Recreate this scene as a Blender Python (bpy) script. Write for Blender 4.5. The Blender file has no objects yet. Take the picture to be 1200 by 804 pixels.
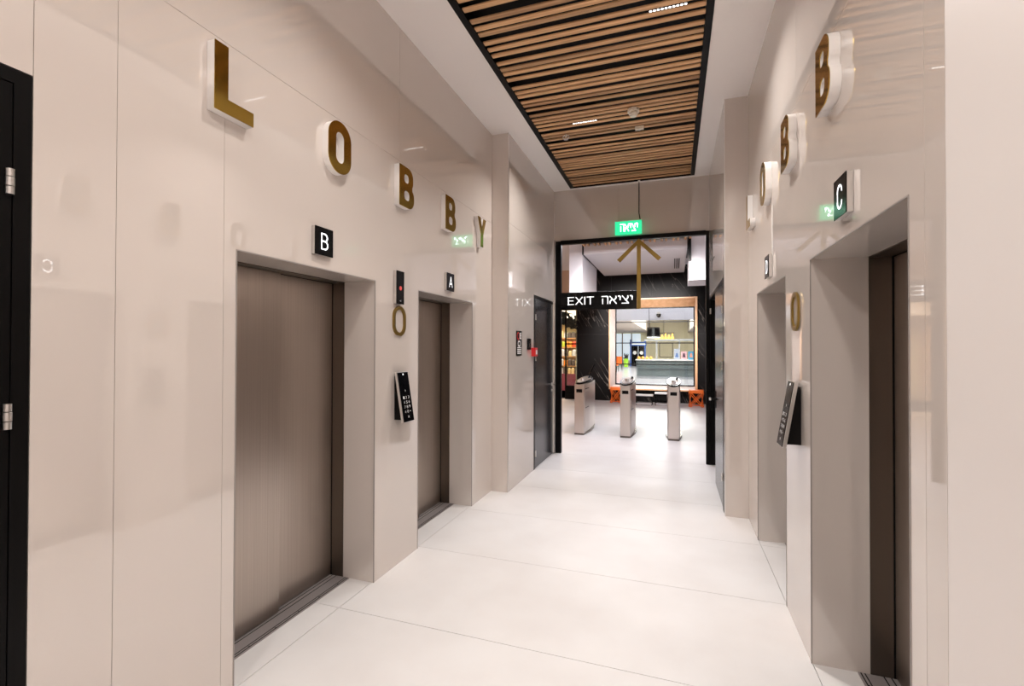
import bpy, bmesh, math, random
from mathutils import Matrix, Vector

random.seed(7)
C = bpy.context.scene.collection
S = bpy.context.scene

# ------------------------------------------------------------------ camera, light, exposure
cam_d = bpy.data.cameras.new('camera'); cam = bpy.data.objects.new('camera', cam_d); C.objects.link(cam)
cam_d.sensor_width = 36.0; cam_d.lens = 36.0 * 551.73 / 1200.0; cam_d.clip_start = 0.05; cam_d.clip_end = 200
yaw, pitch, roll = 0.332016, 0.0091729, 0.0021553
fw = Vector((-math.sin(yaw) * math.cos(pitch), math.cos(yaw) * math.cos(pitch), math.sin(pitch)))
rt = Vector((math.cos(yaw), math.sin(yaw), 0)); up = rt.cross(fw)
r2 = math.cos(roll) * rt + math.sin(roll) * up; u2 = -math.sin(roll) * rt + math.cos(roll) * up
M = Matrix((r2, u2, -fw)).transposed().to_4x4(); M.translation = (0, 0, 1.6)
cam.matrix_world = M
S.camera = cam

W = bpy.data.worlds.new('world'); S.world = W; W.use_nodes = True
W.node_tree.nodes['Background'].inputs[0].default_value = (0.75, 0.78, 0.85, 1)
W.node_tree.nodes['Background'].inputs[1].default_value = 0.25

def area(name, loc, sx, sy, power, col, rot=(0, 0, 0), spread=180):
    l = bpy.data.lights.new(name, 'AREA'); l.shape = 'RECTANGLE'; l.size = sx; l.size_y = sy
    l.energy = power; l.color = col; l.spread = math.radians(spread)
    o = bpy.data.objects.new(name, l); o.location = loc; o.rotation_euler = rot; C.objects.link(o); return o
WARM = (1.0, 0.95, 0.905); COOL = (0.95, 0.93, 1.0)
area('gallery_lamp', (-0.9, 8.1, 3.86), 2.4, 0.5, 88, COOL)
area('gallery_lamp', (-0.9, 9.9, 3.86), 2.4, 0.5, 62, COOL)
area('window_fill', (-0.7, 8.8, 3.64), 2.2, 0.15, 60, (1.0, 0.94, 0.9), rot=(math.radians(72), 0, 0), spread=36)  # unseen light added to brighten the window frame and its lining
area('concourse_lamp', (-0.5, 31, 4.6), 2.2, 16, 1900, (1.0, 0.96, 0.86))
area('concourse_side_fill', (-6.5, 28, 4.2), 4, 12, 900, (0.86, 0.93, 1.0))  # unseen fill added to match the concourse's brightness
area('concourse_near_fill', (-0.5, 20, 2.95), 6, 2.4, 210, (0.9, 0.9, 1.0))  # added out of view to lift the near end of the concourse
area('concourse_front_fill', (-0.5, 15.4, 4.4), 5, 0.5, 110, (0.92, 0.9, 1.0))  # no visible source; added to light the bulkhead face
area('shop_lamp', (-4.0, 16.0, 3.1), 2.0, 1.2, 110, (1.0, 0.83, 0.6))
LENS = 2.8               # glow of one ceiling LED lens seen from aside
BEAM, BEAM_W = 125, 22.0  # beam angle and power of a ten-LED strip
FILL, FILL_W = 176, 33.0  # wide-beam strips added out of view to fill upper walls and ceiling

vs = S.view_settings
vs.view_transform = 'Standard'; vs.look = 'None'; vs.gamma = 1.0; vs.use_curve_mapping = False
vs.exposure = 0.13
S.cycles.use_denoising = True; S.cycles.denoising_prefilter = 'ACCURATE'; S.cycles.denoising_input_passes = 'RGB_ALBEDO_NORMAL'
S.cycles.max_bounces = 10; S.cycles.diffuse_bounces = 6; S.cycles.glossy_bounces = 5
S.cycles.sample_clamp_indirect = 6.0
S.cycles.caustics_reflective = False; S.cycles.caustics_refractive = False

# ------------------------------------------------------------------ materials
def mat(name, col, rough=0.5, metal=0.0, spec=0.5, emit=None, estr=0.0, coat=0.0):
    m = bpy.data.materials.new(name); m.use_nodes = True
    b = m.node_tree.nodes['Principled BSDF']
    b.inputs['Base Color'].default_value = (*col, 1); b.inputs['Roughness'].default_value = rough
    b.inputs['Metallic'].default_value = metal; b.inputs['Specular IOR Level'].default_value = spec
    b.inputs['Coat Weight'].default_value = coat
    if emit:
        b.inputs['Emission Color'].default_value = (*emit, 1); b.inputs['Emission Strength'].default_value = estr
    return m
def nd(m, t): return m.node_tree.nodes.new(t)
def lk(m, a, b): m.node_tree.links.new(a, b)
def bs(m): return m.node_tree.nodes['Principled BSDF']
def noise_mix(m, scale, c1, c2, detail=4, lo=0.35, hi=0.65, vec='Object', dist=0.0):
    tc = nd(m, 'ShaderNodeTexCoord'); mp = nd(m, 'ShaderNodeMapping'); n = nd(m, 'ShaderNodeTexNoise')
    mp.inputs['Scale'].default_value = scale; n.inputs['Scale'].default_value = 1; n.inputs['Detail'].default_value = detail
    n.inputs['Distortion'].default_value = dist
    r = nd(m, 'ShaderNodeValToRGB')
    r.color_ramp.elements[0].position = lo; r.color_ramp.elements[1].position = hi
    r.color_ramp.elements[0].color = (*c1, 1); r.color_ramp.elements[1].color = (*c2, 1)
    lk(m, tc.outputs[vec], mp.inputs['Vector']); lk(m, mp.outputs[0], n.inputs['Vector']); lk(m, n.outputs[0], r.inputs[0])
    lk(m, r.outputs[0], bs(m).inputs['Base Color'])
    return n, r, mp

porcelain = mat('porcelain', (0.66, 0.595, 0.55), 0.02, spec=0.5)
bs(porcelain).inputs['IOR'].default_value = 2.15
noise_mix(porcelain, (0.8, 0.8, 0.8), (0.62, 0.555, 0.51), (0.645, 0.58, 0.535))
porcelain_matte_lit = mat('porcelain_satin_lit', (0.80, 0.755, 0.735), 0.4)  # satin near panel; the light falling on it is put into a paler colour
plaster = mat('white_plaster', (0.92, 0.88, 0.86), 0.7)
plaster_cool = mat('cool_white_plaster', (0.80, 0.78, 0.80), 0.7)
tan_plaster = mat('tan_plaster', (0.62, 0.43, 0.30), 0.7)
grout = mat('grout', (0.30, 0.27, 0.25), 0.9)
backing = mat('dark_backing', (0.12, 0.10, 0.09), 0.9)
floor_m = mat('pale_floor_tile', (0.80, 0.77, 0.75), 0.42, spec=0.4)
noise_mix(floor_m, (1.6, 1.6, 1.6), (0.715, 0.69, 0.68), (0.775, 0.76, 0.755), detail=8, vec='Generated')
for n_ in floor_m.node_tree.nodes:
    if n_.type == 'TEX_COORD':
        for l_ in list(floor_m.node_tree.links):
            if l_.from_node == n_: floor_m.node_tree.links.remove(l_)
        g_ = floor_m.node_tree.nodes.new('ShaderNodeNewGeometry')
        mp_ = [q for q in floor_m.node_tree.nodes if q.type == 'MAPPING'][0]
        lk(floor_m, g_.outputs['Position'], mp_.inputs['Vector'])
black = mat('black_satin', (0.0035, 0.003, 0.003), 0.35, spec=0.12)
black_gloss = mat('black_gloss', (0.0025, 0.0025, 0.003), 0.15, spec=0.15)
charcoal = mat('charcoal_door', (0.02, 0.02, 0.024), 0.22)
gold = mat('gold_metal', (0.52, 0.345, 0.07), 0.12, metal=1.0)
gold_paint = mat('gold_brushed', (0.25, 0.16, 0.035), 0.32, metal=0.7)
acrylic = mat('white_acrylic', (0.82, 0.79, 0.77), 0.3)
silver = mat('silver_metal', (0.70, 0.68, 0.66), 0.28, metal=1.0)
print_white = mat('printed_white', (0.85, 0.85, 0.85), 0.5)
lit_white = mat('backlit_white', (0.9, 0.9, 0.9), 0.5, emit=(0.95, 0.97, 1.0), estr=0.7)
red_plastic = mat('red_plastic', (0.62, 0.02, 0.025), 0.35)
red_led = mat('red_led', (0.4, 0.03, 0.03), 0.4, emit=(1.0, 0.12, 0.10), estr=0.3)
green_lit = mat('green_backlit', (0.02, 0.45, 0.2), 0.4, emit=(0.02, 0.60, 0.26), estr=1.25)
green_txt = mat('green_sign_text', (0.8, 0.9, 0.85), 0.4, emit=(0.72, 1.0, 0.9), estr=2.6)
led_dot = mat('led_dot', (1, 1, 1), 0.5, emit=WARM, estr=LENS)
edge_grey = mat('edge_grey', (0.30, 0.27, 0.25), 0.45)
plastic = mat('cream_plastic', (0.78, 0.72, 0.62), 0.4)
orange = mat('orange_rope', (0.95, 0.19, 0.02), 0.5)
white_gloss = mat('white_lacquer', (0.82, 0.80, 0.80), 0.3)
lit_lining = mat('pale_lit_lining', (0.93, 0.82, 0.76), 0.4)  # bright light on the left and bottom reveals, put into a pale colour
frame_wood = mat('orange_wood', (0.55, 0.27, 0.12), 0.4)
noise_mix(frame_wood, (8, 8, 1.5), (0.66, 0.36, 0.18), (0.78, 0.47, 0.26))
lav_floor = mat('concourse_floor', (0.50, 0.49, 0.54), 0.18)
cream_wall = mat('cream_wall', (0.80, 0.73, 0.50), 0.6)
grey_tan = mat('grey_ceiling', (0.52, 0.46, 0.40), 0.7)
blue_m = mat('blue_panel', (0.05, 0.14, 0.48), 0.35)
lime = mat('lime_plastic', (0.33, 0.70, 0.03), 0.4)
leaf_m = mat('dark_foliage', (0.02, 0.035, 0.03), 0.6)
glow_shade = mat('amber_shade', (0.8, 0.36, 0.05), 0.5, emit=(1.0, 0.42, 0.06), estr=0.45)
lit_panel = mat('lit_shop_window', (0.8, 0.85, 0.9), 0.3, emit=(0.80, 0.90, 1.0), estr=0.7)
steel_light = mat('grey_counter', (0.34, 0.36, 0.38), 0.4)

# brushed lift steel
steel = mat('brushed_bronze_steel', (0.36, 0.31, 0.27), 0.33, metal=1.0)
n, r, mp = noise_mix(steel, (60, 260, 0.7), (0.44, 0.378, 0.33), (0.50, 0.435, 0.385), detail=3)
bs(steel).inputs['Anisotropic'].default_value = 0.7
tg = nd(steel, 'ShaderNodeTangent'); tg.direction_type = 'RADIAL'; tg.axis = 'Z'
lk(steel, tg.outputs[0], bs(steel).inputs['Tangent'])
dark_steel = mat('dark_steel', (0.16, 0.135, 0.115), 0.35, metal=1.0)
sill_m = mat('ribbed_sill', (0.33, 0.30, 0.295), 0.5, metal=0.3)
turn_steel = mat('turnstile_steel', (0.66, 0.60, 0.56), 0.33, metal=1.0)

# slat wood: streaks along the slat, a tone of its own per slat
wood = mat('slat_wood', (0.42, 0.21, 0.09), 0.55)
nt = wood.node_tree
n, r, mp = noise_mix(wood, (2.2, 45, 45), (0.46, 0.235, 0.11), (0.80, 0.50, 0.265), detail=5, lo=0.25, hi=0.75)
oi = nd(wood, 'ShaderNodeObjectInfo'); hs = nd(wood, 'ShaderNodeHueSaturation'); mr = nd(wood, 'ShaderNodeMapRange')
mr.inputs['To Min'].default_value = 0.75; mr.inputs['To Max'].default_value = 1.25
ad = nd(wood, 'ShaderNodeVectorMath'); ad.operation = 'ADD'; sc_ = nd(wood, 'ShaderNodeVectorMath'); sc_.operation = 'SCALE'
cm = nd(wood, 'ShaderNodeCombineXYZ')
for q in ('X', 'Y', 'Z'): lk(wood, oi.outputs['Random'], cm.inputs[q])
lk(wood, cm.outputs[0], sc_.inputs[0]); sc_.inputs['Scale'].default_value = 60
lk(wood, mp.outputs[0], ad.inputs[0]); lk(wood, sc_.outputs[0], ad.inputs[1]); lk(wood, ad.outputs[0], n.inputs['Vector'])
lk(wood, oi.outputs['Random'], mr.inputs['Value']); lk(wood, mr.outputs[0], hs.inputs['Value'])
lk(wood, r.outputs[0], hs.inputs['Color']); lk(wood, hs.outputs[0], bs(wood).inputs['Base Color'])

# black marble with thin slanted white veins
marble = mat('black_marble', (0.02, 0.018, 0.018), 0.35, spec=0.10)
tc = nd(marble, 'ShaderNodeTexCoord'); mp = nd(marble, 'ShaderNodeMapping')
mp.vector_type = 'TEXTURE'; mp.inputs['Rotation'].default_value = (0, math.radians(-27), 0); mp.inputs['Scale'].default_value = (.24, 1, 2.4)
vn = nd(marble, 'ShaderNodeTexNoise'); vn.inputs['Scale'].default_value = 1.3; vn.inputs['Detail'].default_value = 3; vn.inputs['Distortion'].default_value = 0.5
ma = nd(marble, 'ShaderNodeMath'); ma.operation = 'SUBTRACT'; ma.inputs[1].default_value = 0.5
mb = nd(marble, 'ShaderNodeMath'); mb.operation = 'ABSOLUTE'
vf = nd(marble, 'ShaderNodeTexNoise'); vf.inputs['Scale'].default_value = 0.9; vf.inputs['Detail'].default_value = 2
r = nd(marble, 'ShaderNodeValToRGB'); r.color_ramp.elements[0].position = 0.0; r.color_ramp.elements[1].position = 0.013
r.color_ramp.elements[0].color = (1, 1, 1, 1); r.color_ramp.elements[1].color = (0, 0, 0, 1)
r2_ = nd(marble, 'ShaderNodeValToRGB'); r2_.color_ramp.elements[0].position = 0.45; r2_.color_ramp.elements[1].position = 0.75
mm = nd(marble, 'ShaderNodeMath'); mm.operation = 'MULTIPLY'
r3 = nd(marble, 'ShaderNodeValToRGB'); r3.color_ramp.elements[0].color = (0.009, 0.008, 0.008, 1); r3.color_ramp.elements[1].color = (0.34, 0.30, 0.27, 1)
lk(marble, tc.outputs['Object'], mp.inputs['Vector']); lk(marble, mp.outputs[0], vn.inputs['Vector']); lk(marble, tc.outputs['Object'], vf.inputs['Vector'])
lk(marble, vn.outputs[0], ma.inputs[0]); lk(marble, ma.outputs[0], mb.inputs[0]); lk(marble, mb.outputs[0], r.inputs[0])
lk(marble, vf.outputs[0], r2_.inputs[0]); lk(marble, r.outputs[0], mm.inputs[0]); lk(marble, r2_.outputs[0], mm.inputs[1])
lk(marble, mm.outputs[0], r3.inputs[0]); lk(marble, r3.outputs[0], bs(marble).inputs['Base Color'])

glass = bpy.data.materials.new('clear_glass'); glass.use_nodes = True
gt = glass.node_tree; gt.nodes.clear()
go = gt.nodes.new('ShaderNodeOutputMaterial'); gm = gt.nodes.new('ShaderNodeMixShader')
ga = gt.nodes.new('ShaderNodeBsdfTransparent'); gb = gt.nodes.new('ShaderNodeBsdfGlossy'); fr = gt.nodes.new('ShaderNodeFresnel')
ga.inputs[0].default_value = (0.93, 0.96, 0.96, 1); gb.inputs['Roughness'].default_value = 0.02; fr.inputs[0].default_value = 1.45
gt.links.new(fr.outputs[0], gm.inputs[0]); gt.links.new(ga.outputs[0], gm.inputs[1]); gt.links.new(gb.outputs[0], gm.inputs[2])
gt.links.new(gm.outputs[0], go.inputs[0])

# ------------------------------------------------------------------ mesh helpers
class MB:
    def __init__(s): s.v = []; s.f = []
    def add(s, vs_, fs_):
        k = len(s.v); s.v += [tuple(v) for v in vs_]; s.f += [tuple(i + k for i in f) for f in fs_]; return s
    def box(s, x0, x1, y0, y1, z0, z1):
        x0, x1 = sorted((x0, x1)); y0, y1 = sorted((y0, y1)); z0, z1 = sorted((z0, z1))
        return s.add([(x0,y0,z0),(x1,y0,z0),(x1,y1,z0),(x0,y1,z0),(x0,y0,z1),(x1,y0,z1),(x1,y1,z1),(x0,y1,z1)],
                     [(0,3,2,1),(4,5,6,7),(0,1,5,4),(1,2,6,5),(2,3,7,6),(3,0,4,7)])
    def prism(s, poly, z0, z1, scale1=1.0):            # polygon in xy, counter-clockwise
        n = len(poly); cx = sum(p[0] for p in poly) / n; cy = sum(p[1] for p in poly) / n
        top = [(cx + (p[0]-cx)*scale1, cy + (p[1]-cy)*scale1, z1) for p in poly]
        return s.add([(p[0], p[1], z0) for p in poly] + top,
                     [tuple(range(n-1, -1, -1)), tuple(range(n, 2*n))] + [(i, (i+1) % n, n+(i+1) % n, n+i) for i in range(n)])
    def cyl(s, a, b, ra, rb=None, seg=16):
        rb = ra if rb is None else rb
        a = Vector(a); b = Vector(b); d = (b-a).normalized()
        e = d.orthogonal().normalized(); g = d.cross(e)
        ring = lambda c, r: [c + r*(math.cos(t)*e + math.sin(t)*g) for t in [2*math.pi*i/seg for i in range(seg)]]
        return s.add(ring(a, ra) + ring(b, rb), [tuple(range(seg-1, -1, -1)), tuple(range(seg, 2*seg))] +
                     [(i, (i+1) % seg, seg+(i+1) % seg, seg+i) for i in range(seg)])
    def tube(s, pts, r, seg=8):
        for a, b in zip(pts, pts[1:]): s.cyl(a, b, r, seg=seg)
        return s
    def xf(s, m):
        s.v = [tuple(m @ Vector(v)) for v in s.v]; return s
    def mesh(s, name, m, bevel=0.0, smooth=False):
        me = bpy.data.meshes.new(name); me.from_pydata(s.v, [], s.f); me.materials.append(m)
        if bevel:
            b = bmesh.new(); b.from_mesh(me)
            es = [e for e in b.edges if len(e.link_faces) == 2 and e.calc_face_angle(0) > 0.6]
            bmesh.ops.bevel(b, geom=es, offset=bevel, segments=2, affect='EDGES', profile=0.6)
            b.to_mesh(me); b.free()
        if smooth:
            for p in me.polygons: p.use_smooth = True
        me.update(); return me

def link(name, me, parent=None, local=None):
    o = bpy.data.objects.new(name, me); C.objects.link(o)
    if parent: o.parent = parent
    if local is not None: o.matrix_local = local
    return o
def part(name, mb, m, parent=None, bevel=0.0, label=None, smooth=False):
    o = link(name, mb.mesh(name, m, bevel, smooth), parent)
    if label: o['label'] = label
    return o
def tag(o, label, cat, group=None):
    o['label'] = label; o['category'] = cat
    if group: o['group'] = group
    return o
def thing(name, label, cat, loc=(0, 0, 0), group=None, m=None):
    o = bpy.data.objects.new(name, None); o.empty_display_size = 0.1; C.objects.link(o)
    o.matrix_world = m if m else Matrix.Translation(loc)
    return tag(o, label, cat, group)
def single(name, mb, m, label, cat, loc=(0, 0, 0), group=None, bevel=0.0):
    return tag(link(name, mb.mesh(name, m, bevel), None, Matrix.Translation(loc)), label, cat, group)
def struct(name, mb=None, m=None, label=None):
    if mb: o = link(name, mb.mesh(name, m))
    else: o = bpy.data.objects.new(name, None); C.objects.link(o)
    o['kind'] = 'structure'
    if label: o['label'] = label
    return o
def copy_tree(o, parent=None):
    c = o.copy(); C.objects.link(c); c.parent = parent
    for ch in list(o.children): copy_tree(ch, c)
    return c

# flat outline (loops, first is the outside) given thickness d, in the local xy plane, growing along +z
def outline_mesh(name, loops, d, m):
    cu = bpy.data.curves.new(name, 'CURVE'); cu.dimensions = '2D'; cu.fill_mode = 'BOTH'; cu.extrude = d/2
    for lp in loops:
        sp = cu.splines.new('POLY'); sp.points.add(len(lp)-1); sp.use_cyclic_u = True
        for p, q in zip(sp.points, lp): p.co = (q[0], q[1], 0, 1)
    return curve_to_mesh(name, cu, d, m)
def curve_to_mesh(name, cu, d, m):
    t = bpy.data.objects.new(name, cu); C.objects.link(t)
    bpy.context.view_layer.update()
    me = bpy.data.meshes.new_from_object(t.evaluated_get(bpy.context.evaluated_depsgraph_get()))
    bpy.data.objects.remove(t); bpy.data.curves.remove(cu)
    me.transform(Matrix.Translation((0, 0, d/2))); me.materials.clear(); me.materials.append(m); me.name = name
    return me
def text_mesh(name, s, size, d, m, sx=1.0, bold=-0.012):
    cu = bpy.data.curves.new(name, 'FONT'); cu.body = s; cu.size = size; cu.extrude = d/2; cu.offset = bold*size
    cu.align_x = 'CENTER'; cu.align_y = 'CENTER'; cu.resolution_u = 4
    me = curve_to_mesh(name, cu, d, m)
    xs = [v.co.x for v in me.vertices]; ys = [v.co.y for v in me.vertices]
    if xs: me.transform(Matrix.Diagonal((sx, 1, 1, 1)) @ Matrix.Translation((-(min(xs)+max(xs))/2, -(min(ys)+max(ys))/2, 0)))
    return me
def arc(cx, cy, r, a0, a1, n=8):
    return [(cx + r*math.cos(math.radians(a0+(a1-a0)*i/n)), cy + r*math.sin(math.radians(a0+(a1-a0)*i/n))) for i in range(n+1)]
HE = {
 'E': (.56, [[(.56, 1), (0, 1), (0, 0), (.56, 0)], [(0, .52), (.5, .52)]]), 'X': (.68, [[(0, 0), (.68, 1)], [(0, 1), (.68, 0)]]),
 'I': (.0, [[(0, 0), (0, 1)]]), 'T': (.66, [[(0, 1), (.66, 1)], [(.33, 1), (.33, 0)]]),
 'A': (.66, [[(0, 0), (.33, 1), (.66, 0)], [(.11, .32), (.55, .32)]]),
 'B': (.56, [[(0, .52), (0, 0)] + arc(.3, .26, .26, -90, 90, 10) + [(0, .52), (0, 1)] + arc(.28, .76, .24, 90, -90, 10) + [(0, .52)]]),
 'C': (.58, [[(.58, .27)] + arc(.29, .27, .29, 0, -180, 10) + arc(.29, .73, .29, 180, 0, 10) + [(.58, .73)]]),
 'D': (.58, [[(0, 0)] + arc(.28, .3, .3, -90, 0, 6) + arc(.28, .7, .3, 0, 90, 6) + [(0, 1), (0, 0)]]),
 'he': (.66, [[(0, 1)] + arc(.5, .84, .16, 90, 0, 4) + [(.66, 0)], [(.08, 0), (.08, .66)]]),
 'alef': (.72, [[(0, 1), (.72, 0)], [(.68, 1), (.68, .78), (.60, .62), (.42, .44)], [(.03, 0), (.03, .24), (.12, .42), (.29, .60)]]),
 'yod': (.2, [[(0, 1), (.1, 1), (.19, .92), (.2, .8), (.2, .48)]]),
 'tsadi': (.66, [[(0, 0), (.66, 0), (.60, .14), (.02, 1)], [(.62, 1), (.62, .78), (.54, .60), (.36, .46)]]),
}
def stroke_mesh(name, glyphs, h, w, d, m, gap=.26):       # lettering drawn with strokes of width w, centred, height h
    mb = MB(); x = 0; segs = []
    for g in glyphs:
        gw, lines = HE[g]
        for ln in lines: segs += [((a[0]+x, a[1]), (b[0]+x, b[1])) for a, b in zip(ln, ln[1:])]
        x += gw + gap
    tw = x - gap; k = h - w
    for a, b in segs:
        a = Vector(((a[0]-tw/2)*k, (a[1]-.5)*k, 0)); b = Vector(((b[0]-tw/2)*k, (b[1]-.5)*k, 0))
        t = (b-a).normalized(); n_ = Vector((-t.y, t.x, 0))*w/2; a = a - t*w*.42; b = b + t*w*.42
        mb.prism([a-n_, b-n_, b+n_, a+n_], 0, d)
    return mb.mesh(name, m)
def fit(me, w, h):                                      # scale a flat mesh to an exact size
    xs = [v.co.x for v in me.vertices]; ys = [v.co.y for v in me.vertices]
    me.transform(Matrix.Diagonal((w/(max(xs)-min(xs)), h/(max(ys)-min(ys)), 1, 1))); return me
def basis(u, v, n, o):
    m = Matrix((u, v, n)).transposed().to_4x4(); m.translation = o; return m
def on_left(y, z, x=-1.93):  return basis((0,1,0), (0,0,1), (1,0,0), (x, y, z))
def on_right(y, z, x=0.657): return basis((0,-1,0), (0,0,1), (-1,0,0), (x, y, z))
def on_far(x, z, y):         return basis((1,0,0), (0,0,1), (0,-1,0), (x, y, z))
def rrect(x0, y0, x1, y1, r, n=6):
    return arc(x1-r, y0+r, r, -90, 0, n) + arc(x1-r, y1-r, r, 0, 90, n) + arc(x0+r, y1-r, r, 90, 180, n) + arc(x0+r, y0+r, r, 180, 270, n)

# ------------------------------------------------------------------ constants of the place
XL, XR, XLF, XRF = -1.93, 0.657, -1.735, 0.455
YS, YB, YM, ZC = 4.905, 7.0, 14.4, 3.98
H = 2.05                                                   # lift openings
YN = -2.3                                                  # where the lobby ends behind the viewer
LIFTS_L = [(1.655, 2.728), (3.305, 4.362)]
LIFTS_R = [(1.70, 2.768), (3.328, 4.385)]

# ------------------------------------------------------------------ floor
fl = struct('floor', MB().box(-6, 4, YN, YM+0.2, -0.06, -0.017), grout)
ys = [YN, -1.36, -0.42, 0.52, 1.46, 2.40, 3.345, 4.28, 5.20, 6.06, 6.97]
for y0, y1 in zip(ys, ys[1:]):
    for x0, x1 in ((-2.45, -1.947), (-1.947, 0.662), (0.662, 2.4)):
        part('floor_tile', MB().box(x0+.0018, x1-.0018, y0+.0018, y1-.0018, -0.02, 0), floor_m, fl)
ys2 = [6.97 + 0.93*i for i in range(9)]
for y0, y1 in zip(ys2, ys2[1:]):
    for x0, x1 in ((-6.0, -4.55), (-4.55, -1.947), (-1.947, 0.662), (0.662, 3.3)):
        part('floor_tile', MB().box(x0+.001, x1-.001, y0+.001, y1-.001, -0.02, 0), floor_m, fl)

# ------------------------------------------------------------------ side walls of porcelain slabs
def slab_wall(name, X, s, slabs, gaps=0.0010):            # a slab is one rectangle, or several that meet, as a slab cut round a lift opening
    bk = MB(); out = []
    for sl in slabs:
        m = porcelain
        if not isinstance(sl[0], tuple): m = sl[4] if len(sl) > 4 else m; sl = [tuple(sl[:4])]
        Y0, Y1 = min(q[0] for q in sl), max(q[1] for q in sl); Z0, Z1 = min(q[2] for q in sl), max(q[3] for q in sl)
        mb = MB()
        for y0, y1, z0, z1 in sl:
            bk.box(X - s*.022, X - s*.05, y0+.003, y1-.003, z0+.003, z1)
            mb.box(X, X - s*.02, y0 + gaps*(y0 == Y0), y1 - gaps*(y1 == Y1), z0 + gaps*(z0 == Z0), z1 - gaps*(z1 == Z1))
        out.append((mb, m))
    w = struct(name, bk, backing)
    for mb, m in out: part('wall_panel', mb, m, w)
    return w
ZJ = 2.985
def cut(y0, y1, lifts): (a, b), (c, d) = lifts; return [(y0, a, 0, H), (b, c, 0, H), (d, y1, 0, H), (y0, y1, H, ZJ)]
wl = slab_wall('wall_left', XL, 1, [
    (YN, -0.05, 0, ZJ), (-0.05, .913, 2.46, ZJ), (.913, 1.152, 0, ZJ), (1.152, 1.587, 0, ZJ),
    cut(1.587, YS, LIFTS_L), (YN, 1.152, ZJ, ZC), (1.152, 3.02, ZJ, ZC), (3.02, YS, ZJ, ZC)])
wr = slab_wall('wall_right', XR, -1, [
    (YN, 1.497, 0, ZC, porcelain_matte_lit), (1.497, 1.605, 0, ZJ), cut(1.605, YS, LIFTS_R),
    (1.497, 3.05, ZJ, ZC), (3.05, YS, ZJ, ZC)])
# narrower far stretch of both walls, starting with a step
def far_stretch(w, X, s, X2, rects):
    part('wall_panel', MB().box(X2 + s*.0, X, YS, YS+.02, 0, ZC), porcelain, w)          # face of the step
    part('corner_trim', MB().box(X - s*.004, X + s*.003, YS-.003, YS+.004, 0, ZC), silver, w)
    for (y0, y1, z0, z1) in rects:
        part('wall_panel', MB().box(X, X - s*.08, y0+.001, y1-.001, z0+.001, z1-.001), porcelain, w)
far_stretch(wl, XLF, 1, XL, [(YS+.021, 5.905, 0, ZJ), (5.905, YB, 2.29, ZJ), (YS+.021, YB, ZJ, ZC)])
far_stretch(wr, XRF, -1, XR, [(YS+.021, 5.005, 0, ZJ), (5.005, YB, 2.29, ZJ), (YS+.021, YB, ZJ, ZC)])
# lift niches: slab returns, and thin metal edging round each opening
def niche(w, X, s, y0, y1):
    a, b = X - s*.004, X - s*.25
    part('jamb_panel', MB().box(a, b, y1+.0002, y1+.02, 0, H), porcelain, w)
    part('jamb_panel', MB().box(a, b, y0-.02, y0-.0002, 0, H), porcelain, w)
    part('head_panel', MB().box(a, b, y0-.02, y1+.02, H+.0002, H+.02), porcelain, w)
    e = MB()
    e.box(X+s*.002, X-s*.0035, y1-.001, y1+.005, 0, H+.005); e.box(X+s*.002, X-s*.0035, y0-.005, y0+.001, 0, H+.005)
    e.box(X+s*.002, X-s*.0035, y0, y1, H-.001, H+.005)
    part('edge_trim', e, edge_grey, w, label='thin grey metal edging round the lift opening')
for y0, y1 in LIFTS_L: niche(wl, XL, 1, y0, y1)
for y0, y1 in LIFTS_R: niche(wr, XR, -1, y0, y1)
struct('wall_near', MB().box(-2.3, 1.1, YN-.1, YN-.01, 0, ZC), plaster)
# head wall over the way out
wf = struct('wall_far', MB().box(XLF, XRF, YB+.022, YB+.12, 3.21, ZC), backing)
for x0, x1 in ((XLF, -0.768), (-0.768, XRF)):
    part('wall_panel', MB().box(x0+.001, x1-.001, YB, YB+.02, 3.212, ZC-.001), porcelain, wf)
# black portal frame
pf = struct('trim_1', None, None, 'black metal frame round the open way out')
part('post', MB().box(-1.708, -1.622, YB-.02, YB+.05, 0, 3.21), black, pf, .003)
part('post', MB().box(.411, XRF-.001, YB-.02, YB+.05, 0, 3.21).box(XRF-.001, .464, YB-.03, YB+.05, 0, 2.247), black, pf, .003)
part('side_strip', MB().box(XLF+.001, -1.709, YB-.03, YB+.02, 0, 3.21), silver, pf, label='thin bright metal strip beside the left post')
part('header', MB().box(-1.622, .411, YB-.06, YB+.01, 3.15, 3.21), black, pf, .003)

# ------------------------------------------------------------------ ceiling
WX0, WX1, WY1 = -1.470, 0.267, 6.925
struct('ceiling', MB().box(-2.0, WX0, YN, YB+.02, ZC, ZC+.12).box(WX1, .75, YN, YB+.02, ZC, ZC+.12).box(WX0, WX1, WY1, YB+.02, ZC, ZC+.12)
       .box(WX0, WX1, YN, YN+.25, ZC, ZC+.12), plaster)
sc = thing('slat_ceiling', 'long wooden slatted ceiling panel in a black frame above the lobby', 'ceiling panel', (0, 3, ZC))
def lb(x0, x1, y0, y1, z0, z1): return MB().box(x0, x1, y0-3, y1-3, z0-ZC, z1-ZC)
fy0 = YN + .252
part('frame', lb(WX0+.002, WX0+.052, fy0, WY1-.002, 3.975, 4.10), black, sc)
part('frame', lb(WX1-.052, WX1-.002, fy0, WY1-.002, 3.975, 4.10), black, sc)
part('frame', lb(WX0+.052, WX1-.052, WY1-.022, WY1-.002, 3.975, 4.10), black, sc)
part('frame', lb(WX0+.052, WX1-.052, fy0, fy0+.03, 3.975, 4.10), black, sc)
part('backing_board', lb(WX0, WX1, fy0, WY1, 4.10, 4.12), black, sc)
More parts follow.
